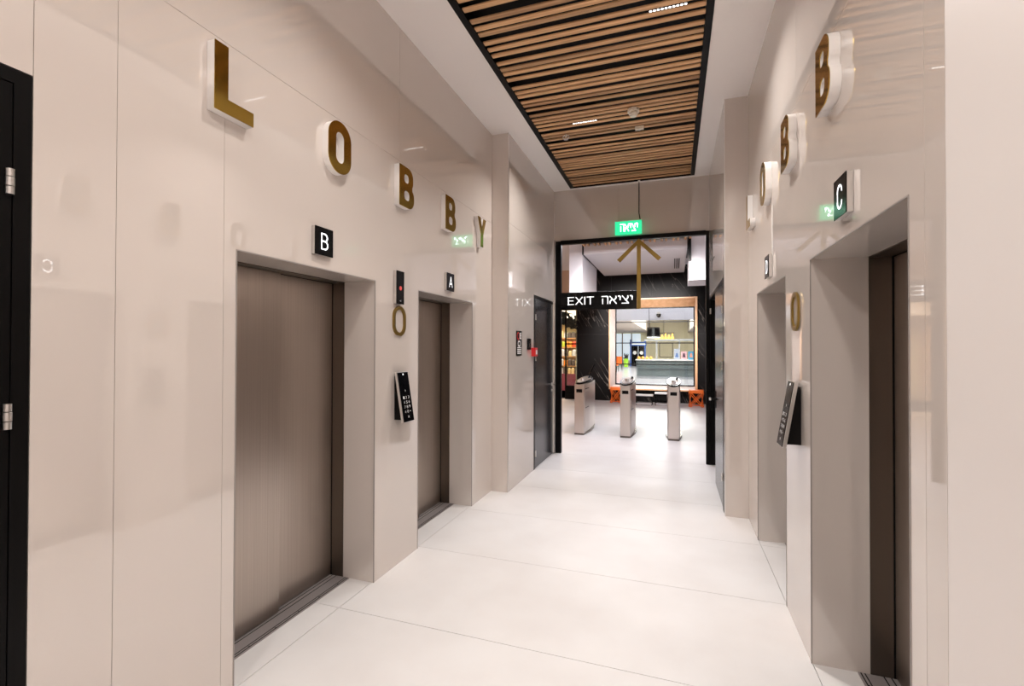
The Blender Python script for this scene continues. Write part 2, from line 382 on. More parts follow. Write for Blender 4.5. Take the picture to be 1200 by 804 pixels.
sy = [2.932, 3.03, 3.16, 3.243, 3.312, 3.42, 3.505, 3.589, 3.705, 3.795, 3.865, 3.96, 4.105, 4.19, 4.26, 4.37, 4.44, 4.53, 4.655, 4.745, 4.815, 4.90,
      4.99, 5.12, 5.185, 5.265, 5.40, 5.475, 5.60, 5.69, 5.77, 5.885, 5.955, 6.035, 6.11, 6.195, 6.315, 6.40, 6.475, 6.59, 6.68, 6.76, 6.865]
y = 2.80; k = 0
while y > fy0 + .08:
    sy.append(y); k += 1; y -= .13 if k % 3 == 0 else .083
slat_me = MB().box(WX0+.054, WX1-.054, -.0215, .0215, 0, .013).mesh('slat', wood, .002)
for y in sorted(sy):
    link('slat', slat_me, sc, Matrix.Translation((0, y-3, 3.988-ZC)))

# ceiling lamps: a black strip with ten LED lenses
def strip_lamp(x, y, label, beam, watts, first=[None]):
    if first[0] is None:
        t = thing('strip_lamp', label, 'lamp', (x, y, 3.99), 'ten-lens strip lamps in the slat ceiling')
        part('housing', MB().box(-.135, .135, -.013, .013, .0, .05), black, t)
        for i in range(10):
            xx = -.117 + .026*i
            part('lens', MB().cyl((xx, 0, -.002), (xx, 0, .0005), .0095, seg=12), led_dot, t)
        first[0] = t
    else:
        t = copy_tree(first[0]); t.matrix_world = Matrix.Translation((x, y, 3.99)); t['label'] = label
    area('strip_beam', (x, y, 3.984), .25, .02, watts, WARM, spread=beam)
    return t
strip_lamp(-.04, 3.4625, 'strip of ten bright ceiling lights close to the right edge of the slats', BEAM, BEAM_W)
strip_lamp(-.895, 4.946, 'strip of ten bright ceiling lights left of the smoke detector', BEAM + 5, 27.0)
strip_lamp(-.895, 1.96, 'strip of ten ceiling lights over the near lift doors, out of view', BEAM - 5, 15.0)
strip_lamp(-.04, .46, 'added fill strip of ten ceiling lights over the viewer, out of view', FILL, FILL_W)
strip_lamp(-.895, -1.02, 'added fill strip of ten ceiling lights behind the viewer, out of view', FILL, FILL_W)

# things hanging from the slats
t = thing('smoke_detector', 'cream round smoke detector hanging under the slat ceiling', 'smoke detector', (-.385, 4.83, 3.985))
part('base', MB().cyl((0, 0, -.002), (0, 0, -.028), .058, .058, 24), plastic, t)
part('neck', MB().cyl((0, 0, -.028), (0, 0, -.05), .036, .042, 24), plastic, t)
part('sensing_head', MB().cyl((0, 0, -.05), (0, 0, -.072), .044, .030, 24), plastic, t)
t = thing('ceiling_sensor', 'small white box sensor on the slats beyond the smoke detector', 'sensor', (-.353, 5.225, 3.985))
part('body', MB().box(-.045, .045, -.02, .02, -.035, -.001), plastic, t, .004)
part('lens', MB().cyl((0, 0, -.035), (0, 0, -.042), .012, .009, 12), print_white, t)
t = thing('sprinkler', 'little metal sprinkler with open ring near the left slat ends', 'sprinkler', (-1.145, 5.16, 3.985))
part('pipe', MB().cyl((0, 0, .0), (0, 0, -.03), .012, seg=12), silver, t)
rg = MB()
for i in range(12):
    a, b = 2*math.pi*i/12, 2*math.pi*(i+1)/12
    rg.cyl((.035*math.cos(a), 0, -.03+.022*math.sin(a)), (.035*math.cos(b), 0, -.03+.022*math.sin(b)), .005, seg=6)
part('ring', rg, silver, t)
part('deflector', MB().cyl((0, 0, -.053), (0, 0, -.058), .025, seg=14), silver, t)

# ------------------------------------------------------------------ lifts
def lift(name_label, X, s, y0, y1, split):
    t = thing('elevator_entrance', name_label, 'elevator', (X - s*.3, (y0+y1)/2, 0), 'brushed steel lift doors')
    ox, oy = X - s*.3, (y0+y1)/2
    def b(d0, d1, ya, yb, z0, z1): return MB().box(X - s*d0 - ox, X - s*d1 - ox, ya-oy, yb-oy, z0, z1)
    part('jamb', b(.251, .345, y1-.002, y1+.03, 0, H), dark_steel, t)
    part('jamb', b(.251, .345, y0-.03, y0+.002, 0, H), dark_steel, t)
    part('head', b(.251, .345, y0-.03, y1+.03, H-.004, H+.03), dark_steel, t)
    part('door_panel', b(.318, .338, y0+.003, split+.012, .010, H-.006), steel, t, .002)
    part('door_panel', b(.352, .372, split-.02, y1-.003, .010, H-.006), steel, t, .002)
    part('leak_block_back', b(.374, .384, y0-.03, y1+.03, 0, H+.03), black, t)  # black box added behind the doors to stop light leaking through gaps
    part('leak_block_side', b(.3455, .3735, y1-.002, y1+.03, 0, H+.03), black, t); part('leak_block_side', b(.3455, .3735, y0-.03, y0+.002, 0, H+.03), black, t)
    part('leak_block_top', b(.3455, .3735, y0+.003, y1-.003, H, H+.03), black, t)
    sl = part('sill', b(.195, .37, y0+.002, y1-.004, -.004, .004), sill_m, t)
    for d in (.205, .222, .300, .331): part('groove', b(d, d+.006, y0+.003, y1-.005, .0035, .0047), black, sl)
    rb = MB()
    for i in range(9):
        q = b(.234+.0068*i, .237+.0068*i, y0+.004, y1-.006, .0039, .0056); rb.add(q.v, q.f)
    part('tread', rb, sill_m, sl)
    for i in range(6):
        yy = y0 + .1 + i*(y1-y0-.2)/5
        part('screw', MB().cyl((X-s*.212-ox, yy-oy, .004), (X-s*.212-ox, yy-oy, .0052), .005, seg=8), black, sl)
    return t
lift('bronze steel lift doors in the left wall under the letter B plate', XL, 1, *LIFTS_L[0], 2.22)
lift('bronze steel lift doors in the left wall under the letter A plate', XL, 1, *LIFTS_L[1], 3.87)
lift('dark steel lift doors in the right wall under the letter C plate', XR, -1, *LIFTS_R[0], 2.26)
lift('lift doors deep in the farther right-hand opening under the letter D plate', XR, -1, *LIFTS_R[1], 3.88)

# ------------------------------------------------------------------ raised gold letters
GLY = {
 'L': [[(-.1, -.15), (.1, -.15), (.1, -.085), (-.034, -.085), (-.034, .15), (-.1, .15)]],
 'O': [rrect(-.1, -.155, .1, .155, .0985, 10), rrect(-.036, -.092, .036, .092, .0355, 8)[::-1]],
 'B': [[(-.1, -.15)] + arc(.026, -.076, .074, -90, 0, 8) + arc(.036, -.058, .064, 0, 52, 5) + arc(.030, .054, .056, -40, 0, 4) + arc(.018, .082, .068, 0, 90, 8) + [(-.1, .15)],
       (rrect(-.038, -.096, .036, -.026, .028, 5))[::-1], (rrect(-.038, .032, .026, .096, .026, 5))[::-1]],
 'Y': [[(-.032, -.15), (.032, -.15), (.032, -.02), (.108, .15), (.036, .15), (0, .048), (-.036, .15), (-.108, .15), (-.032, -.02)]],
}
body_me, face_me = {}, {}
for g in GLY:
    body_me[g] = outline_mesh('letter_body', GLY[g], .042, acrylic)
    face_me[g] = outline_mesh('letter_face', GLY[g], .004, gold)
def letter(g, m, label, grp):
    t = thing('wall_letter', label, 'letter', group=grp, m=m)
    link('letter_body', body_me[g], t, Matrix.Translation((0, 0, .0005)))
    o = link('letter_face', face_me[g], t, Matrix.Translation((0, 0, .0426))); o['label'] = 'gold metal front of the letter'
for g, y, lab in (('L', 1.60, 'raised gold capital L on the left wall'), ('O', 2.312, 'raised gold capital O high on the left wall'),
                  ('B', 3.055, 'raised gold B, nearer of the two on the left wall'), ('B', 3.785, 'raised gold B, farther of the two on the left wall'),
                  ('Y', 4.505, 'raised gold capital Y on the left wall')):
    letter(g, on_left(y, 2.788), lab, 'raised letters on the left wall')
for g, y, lab in (('L', 4.58, 'raised capital L seen edge-on, farthest letter on the right wall'), ('O', 3.855, 'raised gold capital O high on the right wall'),
                  ('B', 3.115, 'raised gold B, farther of the two on the right wall'), ('B', 2.375, 'raised gold B, nearer and larger of the two on the right wall')):
    letter(g, on_right(y, 2.80), lab, 'raised letters on the right wall')

# ------------------------------------------------------------------ lift letter plates, floor numerals, indicator
def plate(ch, m, label):
    t = thing('lift_plate', label, 'sign', group='black lift letter plates', m=m)
    part('casing', MB().box(-.073, .073, -.08, .08, .001, .022), silver, t)
    part('face', MB().box(-.073, .073, -.08, .08, .022, .026), black_gloss, t)
    me = stroke_mesh('letter', [ch], .095, .0078, .001, lit_white)
    link('letter', me, t, Matrix.Translation((.002, 0, .0262)))
plate('B', on_left(2.205, 2.205), 'black square plate with white letter B over left lift')
plate('A', on_left(3.825, 2.185), 'black square plate with white letter A over left lift')
plate('C', on_right(2.222, 2.21), 'black square plate with white letter C over right lift')
plate('D', on_right(3.815, 2.185), 'black square plate with white letter D over farther right lift')
def numeral(m, label, d):
    me = outline_mesh('floor_numeral', [rrect(-.083, -.11, .083, .11, .08, 10), rrect(-.058, -.085, .058, .085, .056, 10)[::-1]], d, gold_paint)
    tag(link('floor_numeral', me, None, m), label, 'number', 'gold zero floor numbers')
numeral(on_left(3.022, 1.792), 'gold zero on the left wall under the red-lit display', .012)
numeral(on_right(3.043, 1.806, XR-.004), 'gold zero on the right wall above the keypad', .012)
t = thing('lift_indicator', 'narrow black lift display with a red light on left wall', 'display', m=on_left(3.0, 2.037))
part('casing', MB().box(-.05, .05, -.121, .121, .001, .024), silver, t)
part('face', MB().box(-.05, .05, -.121, .121, .024, .028), black_gloss, t)
part('red_light', MB().cyl((0, -.005, .028), (0, -.005, .030), .016, seg=16), red_led, t)
link('mark', fit(text_mesh('mark', '<', .03, .0008, print_white), .018, .012), t, Matrix.Translation((0, -.098, .028)))

# ------------------------------------------------------------------ keypads leaning out from the wall
def keypad(m, label, mir):
    t = thing('lift_keypad', label, 'keypad', group='leaning lift call keypads', m=m)   # local: x right, y up, z out of the wall
    top, bot = (.185, .040), (-.178, .100)                # (height, stand-off) of the face edge
    ang = math.atan2(bot[1]-top[1], top[0]-bot[0]); ln = math.hypot(bot[1]-top[1], top[0]-bot[0])
    wx = (-.045, .05) if not mir else (-.05, .045)
    bk = [(-.163, .001), (.155, .001), (.155, .024), (-.163, .076)]
    v = [(x, p[0], p[1]) for x in wx for p in bk]
    part('wall_mount', MB().add(v, [(0,1,2,3), (7,6,5,4), (0,4,5,1), (1,5,6,2), (2,6,7,3), (3,7,4,0)]), black, t)
    fm = Matrix.Translation((0, (top[0]+bot[0])/2, (top[1]+bot[1])/2)) @ Matrix.Rotation(-ang, 4, 'X')
    o = link('casing', MB().box(-.073, .073, -ln/2, ln/2, -.022, -.003).mesh('casing', silver, .002), t, fm)
    f = link('face', MB().box(-.068, .068, -ln/2+.004, ln/2-.004, -.003, 0).mesh('face', black_gloss), t, fm)
    keys = ['1', '2', '3', '4', '5', '6', '7', '8', '9', '*', '0', '-']
    for i, kx in enumerate(keys):
        me = fit(text_mesh('key', kx, .03, .0006, print_white), .016 if kx not in '-' else .014, .020 if kx not in '-' else .004)
        link('key', me, f, Matrix.Translation((-.032 + .032*(i % 3), -.005 - .034*(i//3), .0004)))
    link('key', fit(text_mesh('key', 'x', .03, .0006, print_white), .02, .014), f, Matrix.Translation((.0, -.146, .0004)))
    link('mark', fit(text_mesh('mark', '+', .03, .0006, print_white), .012, .016), f, Matrix.Translation((.0, .045, .0004)))
    part_ = link('indicator_lamp', MB().cyl((0, 0, 0), (0, 0, .001), .007, seg=12).mesh('indicator_lamp', lit_white), f, Matrix.Translation((0, .165, 0)))
keypad(on_left(3.014, 1.233), 'black keypad leaning out of the left wall between lifts', False)
keypad(on_right(3.003, 1.230), 'black keypad leaning out of the right wall beside lift C', True)

# ------------------------------------------------------------------ doors
def hinge(parent, x, y, z, s, ln=.078, r=.011):
    h = part('hinge', MB().cyl((x, y, z-ln*.17), (x, y, z+ln*.17), r, seg=12), silver, parent)
    part('knuckle', MB().cyl((x, y, z+ln*.2), (x, y, z+ln*.5), r*.95, seg=12), silver, h)
    part('knuckle', MB().cyl((x, y, z-ln*.5), (x, y, z-ln*.2), r*.95, seg=12), silver, h)
d1 = struct('door_1', None, None, 'black flush door at the left edge of the view')
part('frame', MB().box(XL-.0, XL-.10, .868, .911, 0, 2.457).box(XL, XL-.10, -.048, -.005, 0, 2.457).box(XL, XL-.10, -.005, .868, 2.415, 2.457), black, d1)
part('leaf', MB().box(XL-.004, XL-.05, -.003, .866, .006, 2.412), black, d1)
for z in (2.105, 1.385, .25): hinge(d1, XL+.006, .858, z, 1)
d2 = struct('door_2', None, None, 'charcoal door in the left wall beside the way out')
part('frame', MB().box(XLF+.002, XLF-.10, 5.907, 5.965, 0, 2.288).box(XLF+.002, XLF-.10, 5.965, 6.93, 2.25, 2.288), black, d2)
part('leaf', MB().box(XLF-.003, XLF-.05, 5.968, 6.925, .006, 2.247), charcoal, d2)
part('edge_strip', MB().box(XLF+.004, XLF-.04, 6.93, 6.955, 0, 2.288), silver, d2, label='bright metal strip on the closing edge')
for z in (2.0, 1.46, .2): hinge(d2, XLF+.006, 5.972, z, 1)
hd = part('handle', MB().cyl((XLF-.003, 6.875, 1.05), (XLF+.045, 6.875, 1.05), .010, seg=10).box(XLF+.035, XLF+.052, 6.76, 6.885, 1.04, 1.06), silver, d2)
part('rose', MB().cyl((XLF-.003, 6.875, 1.05), (XLF+.004, 6.875, 1.05), .026, seg=16), silver, hd)
part('keyhole', MB().cyl((XLF-.003, 6.875, .96), (XLF+.006, 6.875, .96), .018, seg=14), silver, d2)
d3 = struct('door_3', None, None, 'black double door in the right wall, far leaf swung open')
part('frame', MB().box(XRF-.002, XRF+.10, 5.007, 5.095, 0, 2.288).box(XRF-.002, XRF+.10, 5.095, 6.955, 2.25, 2.288), black, d3)
part('leaf', MB().box(XRF+.003, XRF+.05, 5.098, 6.05, .006, 2.247), charcoal, d3, label='closed near leaf')
part('leaf', MB().box(XRF+.0095, XRF+.93, 6.962, 7.005, .006, 2.247), black, d3, label='far leaf swung open, flat to the viewer')
for z in (1.98, 1.42, .32): hinge(d3, XRF-.006, 5.105, z, 1)
hinge(d3, XRF+.012, 6.955, 2.1, 1)
part('handle', MB().box(XRF+.003, XRF-.004, 5.96, 6.0, .90, 1.10).cyl((XRF-.004, 5.98, 1.0), (XRF-.05, 5.98, 1.0), .012, seg=12), black, d3)
part('knob', MB().cyl((XRF-.05, 5.98, 1.0), (XRF-.07, 5.98, 1.0), .018, seg=14), silver, d3)
struct('wall_side_room', MB().box(2.3, 2.4, 5.0, 7.1, 0, 2.6).box(XRF+.11, 2.3, 4.93, 5.0, 0, 2.6).box(XRF+.11, 2.3, 7.03, 7.1, 0, 2.6).box(XRF+.11, 2.4, 4.93, 7.1, 2.6, 2.7), plaster)

# small fittings on the far part of the left wall
t = thing('wall_notice', 'upright black notice with red symbol and white lines on left wall', 'sign', m=on_left(5.275, 1.648, XLF))
part('board', MB().box(-.10, .10, -.145, .145, .0005, .006), black, t)
link('symbol', outline_mesh('symbol', [arc(0, 0, .045, 0, 345, 23), arc(0, 0, .033, 345, 0, 23)], .0008, red_plastic), t, Matrix.Translation((-.035, .085, .0062)))
part('pictogram', MB().box(.02, .04, .05, .125, .006, .0068).box(.045, .075, .05, .07, .006, .0068).box(.045, .075, .08, .1, .006, .0068).box(.055, .07, .105, .125, .006, .0068), print_white, t)
link('symbol', outline_mesh('symbol', [rrect(-.05, -.035, .05, .035, .03, 5), rrect(-.035, -.02, .035, .02, .018, 5)[::-1]], .0008, print_white), t, Matrix.Translation((0, -.005, .0062)))
for i in range(4): part('text_line', MB().box(-.07, .07, -.125+.022*i, -.113+.022*i, .006, .0068), print_white, t)
t = thing('card_reader', 'small black card reader on left wall just before the charcoal door', 'card reader', m=on_left(5.665, 1.64, XLF))
part('case', MB().box(-.06, .06, -.07, .07, .0005, .02), black_gloss, t, .003)
part('reading_field', MB().box(-.038, .038, -.045, .03, .02, .021), charcoal, t)
t = thing('fire_call_point', 'red fire alarm call point beside the charcoal door', 'alarm box', m=on_left(5.845, 1.54, XLF))
part('case', MB().box(-.055, .055, -.055, .055, .0005, .055), red_plastic, t, .004)
part('press_plate', MB().box(-.03, .03, -.03, .025, .055, .0575), print_white, t)

# ------------------------------------------------------------------ signs at the way out
t = thing('exit_sign', 'black way-out sign with white lettering and tall gold arrow', 'sign', (-1.06, YB-.045, 2.288))
part('panel', MB().box(-.56, .552, -.03, .0, -.133, .132), black_gloss, t, .002)
fm = lambda x, z: on_far(x, z, -.0305)
link('lettering', fit(stroke_mesh('lettering', 'EXIT', .12, .0135, .001, lit_white), .39, .122), t, fm(-.250, .004))
HEB = ['he', 'alef', 'yod', 'tsadi', 'yod']               # the Hebrew word for exit, as it stands from left to right
link('lettering', fit(stroke_mesh('lettering', HEB, .12, .0135, .001, lit_white, .22), .445, .122), t, fm(.275, .004))
ar = outline_mesh('arrow', [[(.027, -.134), (.027, .775), (.262, .54), (.305, .58), (0, .868), (-.305, .58), (-.262, .54), (-.027, .775), (-.027, -.134)]], .02, gold_paint)
link('arrow', ar, t, on_far(.582, 0, -.012))['label'] = 'tall gold arrow pointing up'
t = thing('emergency_exit_sign', 'lit green exit sign hanging on a wire below the ceiling', 'sign', (-.623, 6.91, 3.32))
part('box', MB().box(-.185, .185, -.012, .022, -.093, .093), green_lit, t)
link('lettering', fit(stroke_mesh('lettering', HEB, .12, .016, .001, green_txt, .2), .25, .12), t, on_far(.01, 0, -.0125))
part('rail', MB().box(-.19, .19, -.014, .026, .093, .103), silver, t)
part('wire', MB().tube([(.15, .0, ZC-3.32), (.148, .0, .2), (.165, .0, .103)], .006), black, t)
part('ceiling_cup', MB().cyl((.15, 0, ZC-3.32-.02), (.15, 0, ZC-3.321), .012, .02, 12), silver, t)

# ------------------------------------------------------------------ gallery beyond the way out
struct('trim_5', MB().box(.285, .345, 10.80, 10.88, 3.48, 4.05), black)
struct('ceiling_gallery', MB().box(-6, -2.02, YB+.13, YM, 4.02, 4.14).box(.30, 3.3, YB+.13, YM, 4.02, 4.14).box(-2.02, .30, YB+.13, YM, 4.10, 4.14), plaster_cool)
dc = struct('ceiling_drop', MB().box(-2.0, .27, 10.92, YM-.005, 3.77, 3.995), plaster_cool)
part('vent_slot', MB().box(-.002, .025, 12.1, 13.6, 3.764, 3.7695).box(.05, .077, 12.1, 13.6, 3.764, 3.7695).box(.1, .127, 12.1, 13.6, 3.764, 3.7695), black, dc)
struct('trim_2', MB().box(-2.34, -2.03, 10.92, 13.05, 2.85, 4.015), plaster_cool)
struct('trim_3', MB().box(.30, 3.2, 10.92, 12.0, 3.07, 4.015), plaster_cool)
part('shadow_gap', MB().box(-2.032, -1.998, 10.9, 13.2, 3.768, 4.012).box(.268, .302, 10.95, 12.05, 3.755, 3.99), black, dc)
sg = thing('slat_ceiling', 'wood slat ceiling of the gallery showing beneath the black header', 'ceiling panel', (-.85, 9, 3.99))
part('backing_board', MB().box(-1.16, 1.14, -1.86, 1.9, .04, .06), black, sg)
gs = MB().box(-.021, .021, -1.84, 1.9, -.04, .02).mesh('slat', wood)
for i in range(10):
    for q in (0, .095): link('slat', gs, sg, Matrix.Translation((-1.12 + .2445*i + q, 0, 0)))
struct('wall_gallery_left', MB().box(-6.0, -5.9, YB+.13, 19, 0, 4.02).box(-5.9, XLF-.09, YB+.03, YB+.13, 0, 4.02), tan_plaster)
struct('wall_gallery_right', MB().box(3.2, 3.3, YB+.13, YM, 0, 4.02).box(XRF+.09, 3.2, YB+.03, YB+.13, 2.7, 4.02).box(2.4, 3.2, YB+.03, YB+.13, 0, 2.7), plaster_cool)
WX = (-1.80, .58); WZ = (.41, 2.99)
mw = struct('wall_marble', MB().box(-2.84, WX[0], YM+.022, YM+.2, 0, 4.0).box(WX[1], 3.2, YM+.022, YM+.2, 0, 4.0).box(WX[0], WX[1], YM+.022, YM+.2, 0, WZ[0]).box(WX[0], WX[1], YM+.022, YM+.2, WZ[1], 4.0), backing)
for x0, x1, z0, z1 in ((-2.846, WX[0], 0, 2.0), (-2.846, WX[0], 2.0, 4.0), (WX[0], -.6, 0, WZ[0]), (-.6, WX[1], 0, WZ[0]), (WX[0], -.6, WZ[1], 4.0), (-.6, WX[1], WZ[1], 4.0),
                       (WX[1], 1.9, 0, 2.0), (WX[1], 1.9, 2.0, 4.0), (1.9, 3.2, 0, 2.0), (1.9, 3.2, 2.0, 4.0)):
    part('marble_panel', MB().box(x0+.001, x1-.001, YM, YM+.02, z0+.001, z1-.001), marble, mw)
# boxed wooden window
wn = struct('window_1', None, None, 'large window in a deep orange wood frame on the black marble')
y0, y1 = YM-.30, YM+.06
part('frame', MB().box(-1.83, -1.795, y0, YM+.0, .37, 3.03), frame_wood, wn)
part('frame', MB().box(.575, .61, y0, YM, .37, 3.03), frame_wood, wn)
part('frame', MB().box(-1.795, .575, y0, YM, 2.995, 3.03), frame_wood, wn)
part('frame', MB().box(-1.795, .575, y0, YM, .37, .405), frame_wood, wn)
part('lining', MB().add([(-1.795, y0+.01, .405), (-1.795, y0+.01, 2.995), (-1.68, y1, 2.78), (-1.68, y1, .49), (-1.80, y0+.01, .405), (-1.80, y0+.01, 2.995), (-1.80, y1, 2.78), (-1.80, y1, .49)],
     [(0,3,2,1), (4,5,6,7), (0,1,5,4), (1,2,6,5), (2,3,7,6), (3,0,4,7)]), lit_lining, wn, label='left lining, bright light painted pale')
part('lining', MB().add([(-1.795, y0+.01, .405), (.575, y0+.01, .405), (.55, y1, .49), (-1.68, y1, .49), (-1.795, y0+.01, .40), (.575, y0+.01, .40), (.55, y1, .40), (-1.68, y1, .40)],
     [(0,1,2,3), (7,6,5,4), (0,4,5,1), (1,5,6,2), (2,6,7,3), (3,7,4,0)]), lit_lining, wn, label='bottom lining, bright light painted pale')
part('lining', MB().add([(-1.795, y0+.01, 2.995), (.575, y0+.01, 2.995), (.55, y1, 2.78), (-1.68, y1, 2.78), (-1.795, y0+.01, 3.0), (.575, y0+.01, 3.0), (.55, y1, 3.0), (-1.68, y1, 3.0)],
     [(3,2,1,0), (4,5,6,7), (1,5,4,0), (2,6,5,1), (3,7,6,2), (0,4,7,3)]), frame_wood, wn)
part('lining', MB().box(.553, .58, y0+.01, y1, .40, 3.0), frame_wood, wn)
part('sash', MB().box(-1.68, -1.65, y1-.02, y1+.03, .49, 2.78).box(.52, .55, y1-.02, y1+.03, .49, 2.78).box(-1.65, .52, y1-.02, y1+.03, .49, .52).box(-1.65, .52, y1-.02, y1+.03, 2.75, 2.78), black, wn)
zs = [.52, 1.105, 1.735, 2.355, 2.75]
for z in zs[1:-1]: part('glazing_bar', MB().box(-1.65, .52, y1-.01, y1+.02, z-.014, z+.014), black, wn)
for a, b in zip(zs, zs[1:]): part('pane', MB().box(-1.65, .52, y1, y1+.008, a+(.014 if a > .6 else 0), b-(.014 if b < 2.7 else 0)), glass, wn)

# turnstiles
def turnstile(x, y, label, rot=0.0, src=[None]):
    if src[0] is None:
        t = thing('turnstile', label, 'turnstile', (x, y, 0), 'three steel turnstile pillars')
        half = lambda w: [(-.088, 0), (.088, 0), (w, .45), (w, .80), (.088, 1.25), (-.088, 1.25), (-w, .80), (-w, .45)]
        part('plinth', MB().prism(half(.14), 0, .03), dark_steel, t)
        part('cabinet', MB().prism(half(.112), .03, .93), turn_steel, t, .006)
        part('card_slot', MB().box(-.055, .055, -.004, .01, .775, .835), black_gloss, t)
        for s in (-1, 1):
            pn = MB().box(-.004, .004, -.16, .16, .12, .80).xf(Matrix.Translation((s*.1005, .225, 0)) @ Matrix.Rotation(-s*math.atan2(.024, .45), 4, 'Z'))
            part('side_panel', pn, turn_steel, t, .002)
            part('side_slot', MB().box(-.0055, .0055, -.13, .15, .48, .492).box(-.0055, .0055, -.13, .15, .83, .842).xf(Matrix.Translation((s*.1005, .225, 0)) @ Matrix.Rotation(-s*math.atan2(.024, .45), 4, 'Z')), black, t)
        v = []
        lid = [(.112*math.cos(a), .02 + .62*0 + .0, 0) for a in (0,)]
        el = [(.125*math.cos(2*math.pi*i/28), .58+.62*math.sin(2*math.pi*i/28)) for i in range(28)]
        m0 = Matrix.Rotation(math.radians(3.2), 4, 'X')
        part('lid', MB().prism(el, .93, .957).xf(m0), black_gloss, t, .004)
        part('lid_plate', MB().prism([(p[0]*.8, .58+(p[1]-.58)*.85) for p in el], .957, .963).xf(m0), turn_steel, t)
        part('hub', MB().cyl((0, .34, .975), (0, .34, 1.02), .04, .03, 16), silver, t)
        part('arm', MB().tube([(.05, .7, .98), (.06, .76, 1.03)], .02, 10), black, t)
        src[0] = t
    else:
        t = copy_tree(src[0]); t['label'] = label
    t.matrix_world = Matrix.Translation((x, y, 0)) @ Matrix.Rotation(rot, 4, 'Z'); return t
t1 = turnstile(-1.648, 8.57, 'steel turnstile pillar nearest the charcoal door, arm raised')
turnstile(-.824, 8.56, 'middle steel turnstile pillar of the three')
turnstile(-.012, 8.56, 'steel turnstile pillar beside the orange rope stool')
part('barrier_arm', MB().tube([(.05, .76, .99), (.07, .80, 1.10), (.14, .84, 1.26)], .018, 10), black, t1, label='black arm raised upright')

# low benches and rope stools under the window
def bench(x0, x1, z, y, label):
    t = thing('low_bench', label, 'bench', ((x0+x1)/2, y, 0), 'white low benches under the window')
    w = (x1-x0)/2
    part('seat', MB().box(-w, w, -.16, .16, z-.035, z), white_gloss, t, .004)
    part('rail', MB().box(-w+.03, w-.03, -.15, -.12, .03, .055), white_gloss, t)
    for sx in (-1, 1):
        for sy_ in (-1, 1): part('leg', MB().box(sx*(w-.03)-.012, sx*(w-.03)+.012, sy_*.13-.012, sy_*.13+.012, 0, z-.035), black, t)
bench(-1.05, -.56, .285, 13.75, 'low white bench left of centre under the window, lower seat')
bench(-.52, -.06, .345, 13.8, 'low white bench under the window, taller and right of the other')
def stool(x, y, w, label):
    t = thing('rope_stool', label, 'stool', (x, y, 0), 'orange rope stools')
    h = .45
    part('seat', MB().prism(rrect(-w, -.17, w, .17, .06, 4), h-.08, h), orange, t)
    part('foot_ring', MB().tube([(p[0], p[1], .012) for p in rrect(-w, -.17, w, .17, .06, 3)] , .012, 6), orange, t)
    pp = rrect(-w, -.17, w, .17, .06, 1); n = len(pp)
    for i in range(n):
        a, b = pp[i], pp[(i+2) % n]; c = pp[(i-2) % n]
        part('rope', MB().cyl((a[0], a[1], h-.08), (b[0], b[1], .012), .008, seg=6), orange, t)
        part('rope', MB().cyl((a[0], a[1], h-.08), (c[0], c[1], .012), .008, seg=6), orange, t)
stool(.56, 13.75, .185, 'orange rope stool to the right of the window')
stool(-1.60, 14.0-.02, .16, 'orange rope stool half hidden behind the middle turnstile')

# ------------------------------------------------------------------ bright shop left of the marble
sf = struct('window_2', None, None, 'black framed shop front left of the marble wall')
part('post', MB().box(-3.215, -3.17, YM-.02, YM+.06, 0, 2.858), black, sf)
part('transom', MB().box(-3.17, -2.86, YM-.02, YM+.06, 1.69, 1.73), black, sf)
part('plinth', MB().box(-3.17, -2.86, YM-.02, YM+.06, 0, .42), black, sf)
part('pane', MB().box(-3.17, -2.86, YM+.01, YM+.02, .42, 1.69), glass, sf)
part('pane', MB().box(-3.17, -2.86, YM+.01, YM+.02, 1.73, 2.86), glass, sf)
struct('wall_shop_front', MB().box(-5.9, -2.86, YM-.01, YM+.08, 2.86, 4.0), tan_plaster)
struct('wall_shop', MB().box(-5.9, -2.9, 18.0, 18.1, 0, 3.2).box(-2.92, -2.86, YM+.2, 18.1, 0, 3.2).box(-5.9, -2.86, YM+.1, 18.1, 3.2, 3.3), cream_wall)
struct('floor_shop', MB().box(-5.9, -2.9, YM+.2, 18, -.05, 0), plaster_cool)
t = thing('shop_shelf', 'lit shelf unit full of goods inside the shop on the left', 'shelf', (-3.9, 17.4, 0))
part('back_panel', MB().box(-.9, .9, .28, .3, 0, 2.4), cream_wall, t)
part('base_cabinet', MB().box(-.9, .9, -.2, .28, 0, .62), mat('plum_panel', (0.25, 0.06, 0.10), 0.5), t)
for z in (.92, 1.28, 1.62, 1.96): part('shelf_board', MB().box(-.9, .9, -.1, .28, z-.03, z), frame_wood, t)
packs = [mat('pack_colour', c, 0.5) for c in ((.75, .08, .03), (.85, .30, .04), (.35, .45, .05), (.75, .6, .35), (.1, .08, .08), (.6, .62, .7))]
tints = ('red', 'orange', 'olive', 'sand-coloured', 'black', 'pale grey')
ords = ('first', 'second', 'third', 'fourth', 'fifth', 'sixth', 'seventh', 'eighth')
